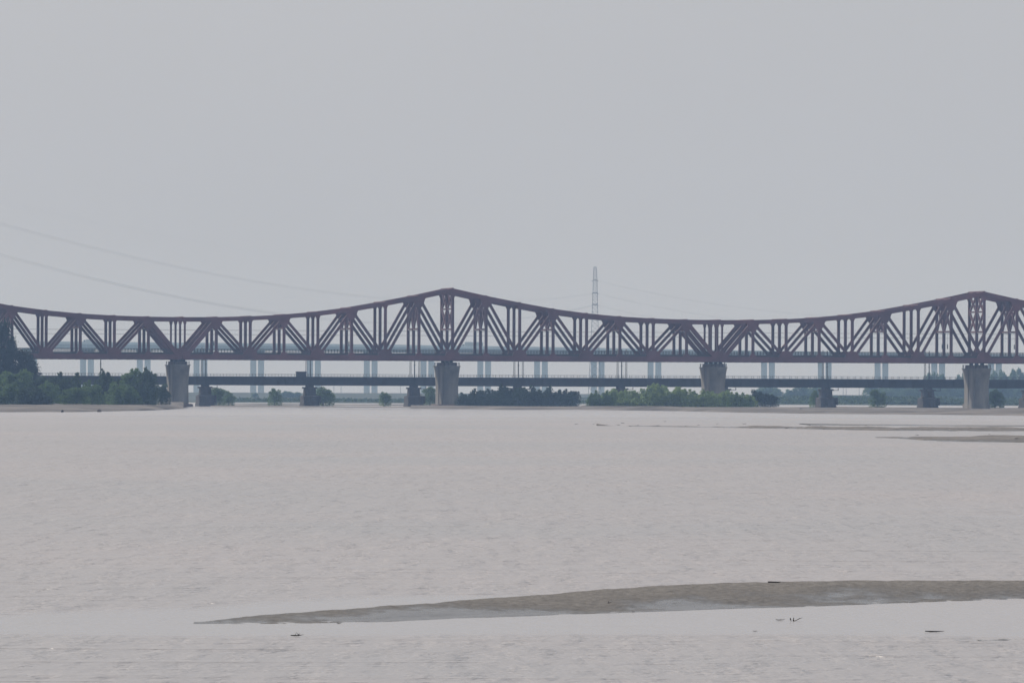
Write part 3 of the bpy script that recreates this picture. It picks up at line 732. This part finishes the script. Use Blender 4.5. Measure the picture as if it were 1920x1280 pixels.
CROWN = {}
for kind, nv, n, size in (('shrub', 5, 5200, .042), ('round', 5, 4200, .045), ('poplar', 4, 5200, .03)):
    base = [crown_mesh('crown', 100 + i * 7 + len(kind), n, size, kind) for i in range(nv)]
    mats = {'shrub': ('leaf_light', 'leaf_mid', 'leaf_dark'), 'round': ('leaf_dark', 'leaf_mid'), 'poplar': ('leaf_poplar',)}[kind]
    for mm in mats: CROWN[kind, mm] = [with_mat(b_, mm) for b_ in base]
    CROWN[kind, 'stem'] = [stem_mesh(kind, i) for i in range(3)]
    for s_ in CROWN[kind, 'stem']: s_.materials.append(M['bark'])
_pc = [0]
def plant(name, px, ybase, ytop, wpx, D, kind, m, label, cat, group=None, z=None):
    _pc[0] += 1; i = _pc[0]
    p = at(px, ybase, D); tz = at(px, ytop, D).z
    z0 = p.z if z is None else z
    h_ = (tz - z0) * (1.16 if kind == 'shrub' else 1.06); wd = wpx * D / FPX
    r = empty(name, (p.x, D, z0), random.uniform(0, 6.28), label, cat, group)
    r.scale = (wd, wd, h_)
    link('trunk' if kind != 'shrub' else 'stems', CROWN[kind, 'stem'][i % 3], None, r)
    link('crown' if kind != 'shrub' else 'foliage', CROWN[kind, m][i % len(CROWN[kind, m])], None, r)
    return r
# left bank: dark poplars
pop = [(-18, 600, 34, 'tall dark poplar at the left edge of the frame'), (8, 610, 30, 'tallest dark poplar in view left of the truss'), (22, 640, 24, 'dark poplar right of the tallest one, crossing the truss deck'), (38, 664, 26, 'shorter dark poplar below the deck line on the left'), (56, 668, 26, 'dark poplar standing just right of the shorter poplar'), (66, 690, 20, 'rightmost and lowest of the dark poplars on the left bank')]
for px, yt, wp, lab in pop: plant('poplar_tree', px - 2, 756, yt, wp * 2.1, 2950, 'poplar', 'leaf_poplar', lab, 'tree', 'poplars on the left bank', z=1.2)
# left bank: bushes (centre, top, width, distance, material)
lb = [(-10, 700, 60, 2800, 'leaf_mid'), (36, 698, 56, 2780, 'leaf_mid'), (70, 715, 44, 2760, 'leaf_dark'), (88, 728, 46, 2740, 'leaf_mid'), (108, 716, 40, 2790, 'leaf_dark'), (126, 706, 50, 2760, 'leaf_dark'),
      (152, 716, 44, 2800, 'leaf_mid'), (172, 730, 40, 2720, 'leaf_light'), (196, 708, 48, 2780, 'leaf_dark'), (222, 722, 40, 2740, 'leaf_mid'), (250, 701, 52, 2800, 'leaf_mid'), (272, 706, 44, 2770, 'leaf_dark'), (236, 732, 40, 2700, 'leaf_mid'),
      (20, 730, 56, 2650, 'leaf_mid'), (60, 735, 50, 2640, 'leaf_dark'), (142, 736, 46, 2660, 'leaf_mid'), (302, 728, 30, 2830, 'leaf_dark')]
for i, (px, yt, wp, D, mm) in enumerate(sorted(lb)):
    plant('willow_bush', px, 757, yt - 9, wp * 1.5, D, 'shrub' if i % 2 else 'round', mm if (i % 2 or mm != 'leaf_light') else 'leaf_mid', f'green bush on the left bank, {ORD[i] if i < 12 else ["thirteenth", "fourteenth", "fifteenth", "sixteenth", "seventeenth"][i - 12]} along the row from the left', 'bush', 'bushes along the left bank', z=1.1)
# low dark islet right of the central pier
mi = [(878, 735, 36), (898, 730, 34), (918, 727, 36), (940, 724, 40), (962, 726, 38), (985, 724, 40), (1006, 728, 36), (1028, 727, 36), (1050, 730, 36), (1070, 731, 32), (1022, 740, 40), (930, 740, 40)]
for i, (px, yt, wp) in enumerate(sorted(mi)):
    plant('willow_bush', px, 764, yt, wp * 1.45, 3190 + (i % 3) * 12, 'shrub', 'leaf_dark', f'dark bush on the islet right of the central pier, {ORD[i]} from the left', 'bush', 'dark bushes on the middle islet', z=0.6)
# lighter green islet in front of the third pier
ri = [(1126, 730, 36), (1148, 732, 38), (1170, 733, 38), (1192, 730, 40), (1214, 727, 40), (1232, 723, 46), (1256, 724, 46), (1278, 727, 44), (1300, 731, 42), (1320, 733, 42), (1344, 733, 40), (1366, 733, 40), (1388, 734, 36), (1402, 742, 30), (1245, 742, 50), (1180, 745, 46), (1305, 746, 46)]
for i, (px, yt, wp) in enumerate(sorted(ri)):
    lab = ORD[i] if i < 12 else ["thirteenth", "fourteenth", "fifteenth", "sixteenth", "seventeenth"][i - 12]
    plant('willow_bush', px, 768, yt, wp * 1.45, 3080 + (i % 3) * 12, 'shrub', 'leaf_light' if i % 5 else 'leaf_mid', f'light green willow bush on the islet before the third pier, {lab} from the left', 'bush', 'light green bushes on the right islet', z=0.7)
for px, yt, lab in ((1420, 730, 'dark bush at the right end of the green islet, left one'), (1444, 736, 'dark bush at the right end of the green islet, right one')):
    plant('willow_bush', px, 766, yt, 40, 3230, 'round', 'leaf_dark', lab, 'bush', 'dark bushes ending the right islet', z=0.5)
# single bushes on the mud between and behind the old piers
sb = [(405, 727, 40, 3440, 'round bush beside the first squat pier right of the first tall pier'), (428, 733, 26, 3470, 'lower bush right of the round bush near the first tall pier'), (515, 728, 28, 3520, 'small pointed bush on the mud left of the dark hut'), (606, 725, 46, 3450, 'broad bush just right of the squat pier below the dark hut'),
      (722, 733, 24, 3520, 'small bush on the mud left of the central tall pier'), (806, 726, 34, 3460, 'bush tucked against the left of the central tall pier'), (1530, 732, 28, 3440, 'bush against the left of a squat pier on the right'), (1645, 730, 34, 3450, 'lone egg shaped bush between the two right squat piers'), (1866, 730, 38, 3400, 'dark bush right behind the rightmost tall pier')]
for px, yt, wp, D, lab in sb: plant('round_bush', px, 763, yt, wp * 1.15, D, 'round', 'leaf_mid', lab, 'bush', 'single bushes on the mud flats', z=0.1)
# scrub covering the far flood plain: one uncountable mass
rs = np.random.RandomState(5); n = 26000
def scrub_pts(n, xa, xb, da, db, hmax):
    px = rs.uniform(xa, xb, n); D = da + (db - da) * rs.rand(n) ** 1.3
    X = (px - 960) / FPX * D; clump = np.clip(fbm(X * 0.03 + 3, D * 0.012 + 8, 4) * 3.2 + 0.55, 0.05, 1)
    return np.stack([X, D, 0.6 + rs.rand(n) * hmax * clump], 1)
PS = np.concatenate([scrub_pts(n, 1425, 2050, 4500, 6200, 3.6), scrub_pts(n // 2, 1640, 2050, 4480, 4700, 3.0), scrub_pts(n // 3, 380, 1425, 4480, 4800, 1.5)])
V, F = leaves(PS, .6, 1.5, rs, 1.5)
me = bpy.data.meshes.new('far_scrub'); me.from_pydata(V.tolist(), [], F.tolist()); me.update()
tag(link('far_scrub', me, 'leaf_dark'), kind='stuff')
# trees of the far bank
random.seed(3)
far = [(1432 + 13.5 * k + random.uniform(-4, 4), random.uniform(716, 728), random.uniform(22, 34)) for k in range(38) if not (1468 < 1432 + 13.5 * k < 1482 or 1548 < 1432 + 13.5 * k < 1632)]
far += [(1661 + 12 * k, 727 + 5 * math.sin(k * 2.3), 30) for k in range(23)] + [(1738, 698, 22), (1752, 694, 22), (1768, 702, 22), (1798, 703, 22), (1808, 699, 18), (1864, 694, 22), (1882, 690, 24), (1898, 693, 22), (1915, 691, 24), (1935, 689, 28), (1790, 716, 24)]
TALL = {1738: 'leftmost of the three hazy trees rising above the low bridge', 1752: 'middle and tallest of the three hazy trees rising above the low bridge', 1768: 'rightmost of the three hazy trees rising above the low bridge', 1798: 'hazy tree just left of the rightmost tall pier, left one of two', 1808: 'hazy tree just left of the rightmost tall pier, right one of two',
        1864: 'hazy tree right of the rightmost tall pier, first of five', 1882: 'hazy tree right of the rightmost tall pier, second of five', 1898: 'hazy tree right of the rightmost tall pier, third of five', 1915: 'hazy tree right of the rightmost tall pier, fourth of five', 1935: 'hazy tree right of the rightmost tall pier, cut by the frame edge'}
for px, yt, wp in far:
    plant('far_tree', px, 752, yt, wp * 1.25, 6220 + random.uniform(-60, 20), 'round', 'leaf_mid', TALL.get(px, 'hazy blue tree within the low wood on the far right bank'), 'tree', 'trees on the far right bank', z=1.2)
for px, yt, wp, lab in [(540, 732, 30, 'hazy tree breaking the far levee line left of the dark hut'), (556, 735, 24, 'lower hazy tree on the far levee below the dark hut'), (1098, 744, 40, 'hazy bush on the far bank below the pylon'), (478, 736, 18, 'hazy bush on the levee left of the small pointed bush'), (530, 735, 20, 'hazy bush on the levee just right of the small pointed bush')]:
    plant('far_tree', px, 752, yt, wp, 6200, 'round', 'leaf_mid', lab, 'tree', 'trees on the far levee', z=1.2)
for px, lab in ((1775, 'tiny white house among the hazy far trees, left one'), (1791, 'tiny white house among the hazy far trees, right one')):
    p = at(px, 745, 6100); r = empty('house', (p.x, 6100, 2.8), .2, lab, 'house', 'white houses on the far bank')
    MB().box(-.9, .9, -.9, .9, -2, 1.1).build('wall', 'pale', r); MB().prism([(-1.1, 1.1), (1.1, 1.1), (0, 1.6)], -1.1, 1.1).build('roof', 'roof', r)
    MB().box(-.3, .2, -.93, -.9, -1.9, -.3).build('door', 'dark_metal', r)

# ================================================================== driftwood and rubble
def drift(name, px, py, L, label, seed, z=0.02, up=0.25, n=3, grp='driftwood', D=None, thick=1.0):
    rng = random.Random(seed); p = onz(px, py, z) if D is None else at(px, py, D)
    mb = MB()
    main = [(-L / 2, 0, 0.01), (-L * .2, L * .05, L * .05 * up), (L * .1, -L * .03, L * .08 * up), (L / 2, L * .04, L * .3 * up)]
    mb.tube(main, [L * .025 * thick, L * .035 * thick, L * .03 * thick, L * .008 * thick], 6)
    for k in range(n):
        s = rng.uniform(-.3, .3) * L; a = rng.uniform(-1, 1)
        mb.tube([(s, 0, L * .02), (s + L * .12 * a, rng.uniform(-.1, .1) * L, L * up * rng.uniform(.2, .5)), (s + L * .2 * a, rng.uniform(-.15, .15) * L, L * up * rng.uniform(.4, 1.0))], [L * .02 * thick, L * .014 * thick, L * .005 * thick], 5)
    o = mb.build(name, 'drift'); o.location = p; o.rotation_euler = (0, 0, rng.uniform(-.35, .35))
    return tag(o, label, 'driftwood', grp)
drift('driftwood', 557, 1191, .30, 'dark forked branch floating below the left tip of the sandbar', 1, up=.3, n=4, thick=1.3)
drift('driftwood', 1463, 1161.5, .22, 'thin bent twig in the calm water left of the two dark knots', 2, up=.2, n=2, thick=1.3)
mb = MB().tube([(-.02, 0, -.01), (.1, .01, .03), (.2, 0, .09), (.3, .02, .115)], [.012, .011, .012, .004], 6)
for x, z0, z1, r_ in ((-.1, .02, .11, .024), (0, -.01, .07, .026), (.01, .06, .12, .016)):
    mb.tube([(x, 0, z0), (x - .008, 0, (z0 + z1) / 2), (x - .016, 0, z1)], [r_ * .4, r_, r_ * .35], 7)
mb.tube([(-.1, 0, .04), (-.06, 0, -.01)], .008, 5)
o = mb.build('driftwood', 'drift'); o.location = onz(1488, 1163.5); o.scale = (.72, .72, .72); tag(o, 'twig with raised tip and two dark knots in the calm water', 'driftwood', 'driftwood')
drift('driftwood', 1753, 1183, .48, 'straight dark stick floating in the calm water on the right', 4, up=.06, n=1, thick=.9)
drift('driftwood', 1416, 1182.5, .12, 'very small stick floating below the twig with two knots', 5, up=.2, n=1, thick=1.5)
drift('driftwood', 1452, 1091, .36, 'dark flat log lying on the crest of the foreground sandbar', 6, z=.31, up=.04, n=0, thick=2.2)
drift('driftwood', 1143, 1130, .10, 'tiny dark stump on the middle of the foreground sandbar', 7, z=.2, up=1.2, n=2, thick=2.5)
drift('driftwood', 636, 1167.5, .12, 'small dark stick at the near edge of the sandbar tip', 8, up=.1, n=1, thick=2)
drift('driftwood', 1188, 1146.5, .1, 'small pale stick at the near edge of the sandbar', 9, up=.2, n=1, thick=2)
random.seed(21)
spots = [(1081, 795, 1.1), (1113, 795, .8), (1138, 796, .6), (1168, 793, 1.3), (1182, 799, .9), (1160, 796.5, 1.2), (1196, 797, .8), (1234, 797.5, .9), (1247, 790, 1.1), (1286, 798, .8), (1310, 797, .9), (1345, 794.5, .8), (1396, 794.5, 1.2), (1408, 802, 1.0), (1475, 803, 1.0), (1540, 799, 1.2), (1546, 804, .9), (1597, 801, .8), (1624, 797, .7), (1720, 816, .9), (1735, 824, .6), (1820, 802, .8), (1855, 814, .6), (1908, 822, 1.3)]
for i, (px, py, L) in enumerate(sorted(spots)):
    drift('driftwood', px, py, L * .62, f'dark scrap of driftwood along the mid distance mud bars, {nth(i)} from the left', 40 + i, z=.03 if px < 1290 else .25, up=random.uniform(.15, .4), n=3, thick=1.2, grp='stranded driftwood in the middle distance')
def rock(px, py, s, label, m='rubble', z=.4):
    rng = np.random.RandomState(int(px)); p = onz(px, py, z)
    rings = []
    for k, (r, h) in enumerate(((.5, -.3), (.55, 0), (.42, .3), (.18, .48))):
        rings.append([(s * r * math.cos(a) * rng.uniform(.8, 1.2), s * r * .8 * math.sin(a) * rng.uniform(.8, 1.2), s * h * rng.uniform(.85, 1.1)) for a in np.linspace(0, 2 * math.pi, 8)[:-1]])
    o = MB().loft(rings).build('boulder', m); o.location = p
    return tag(o, label, 'boulder', 'boulders on the left bank')
for px, py, s, lab, m in ((125, 756.5, 1.5, 'pale block on the left bank before the bushes', 'pale'), (137, 760, 1.0, 'dark boulder on the left bank right of the pale block', 'rubble'), (129, 762, .8, 'small dark boulder below the pale block on the left bank', 'rubble'), (89, 766, .6, 'low dark boulder near the left waterline', 'drift'), (117, 771, .7, 'flat dark lump right at the left waterline', 'drift'), (25, 763, 1.0, 'small lump on the left bank near the frame edge', 'rubble'), (186, 770, 1.0, 'small lump at the waterline below the left bushes', 'rubble'), (302, 763, 1.2, 'dark boulder beside the first tall pier', 'drift')):
    rock(px, py, s, lab, m)

# ================================================================== haze
mb = MB().box(-5100, 5100, -500, 9100, -4.2, 125)
hz = mb.build('haze', None)
hz['kind'] = 'stuff'
m = bpy.data.materials.new('haze_air'); m.use_nodes = True; t = m.node_tree; t.nodes.clear()
out = t.nodes.new('ShaderNodeOutputMaterial'); pv = t.nodes.new('ShaderNodeVolumePrincipled')
pv.inputs['Color'].default_value = (0.40, 0.62, 1.0, 1); pv.inputs['Density'].default_value = 0.68e-4
pv.inputs['Absorption Color'].default_value = (1, 1, 1, 1); pv.inputs['Anisotropy'].default_value = 0.0
t.links.new(pv.outputs[0], out.inputs['Volume']); hz.data.materials.append(m)
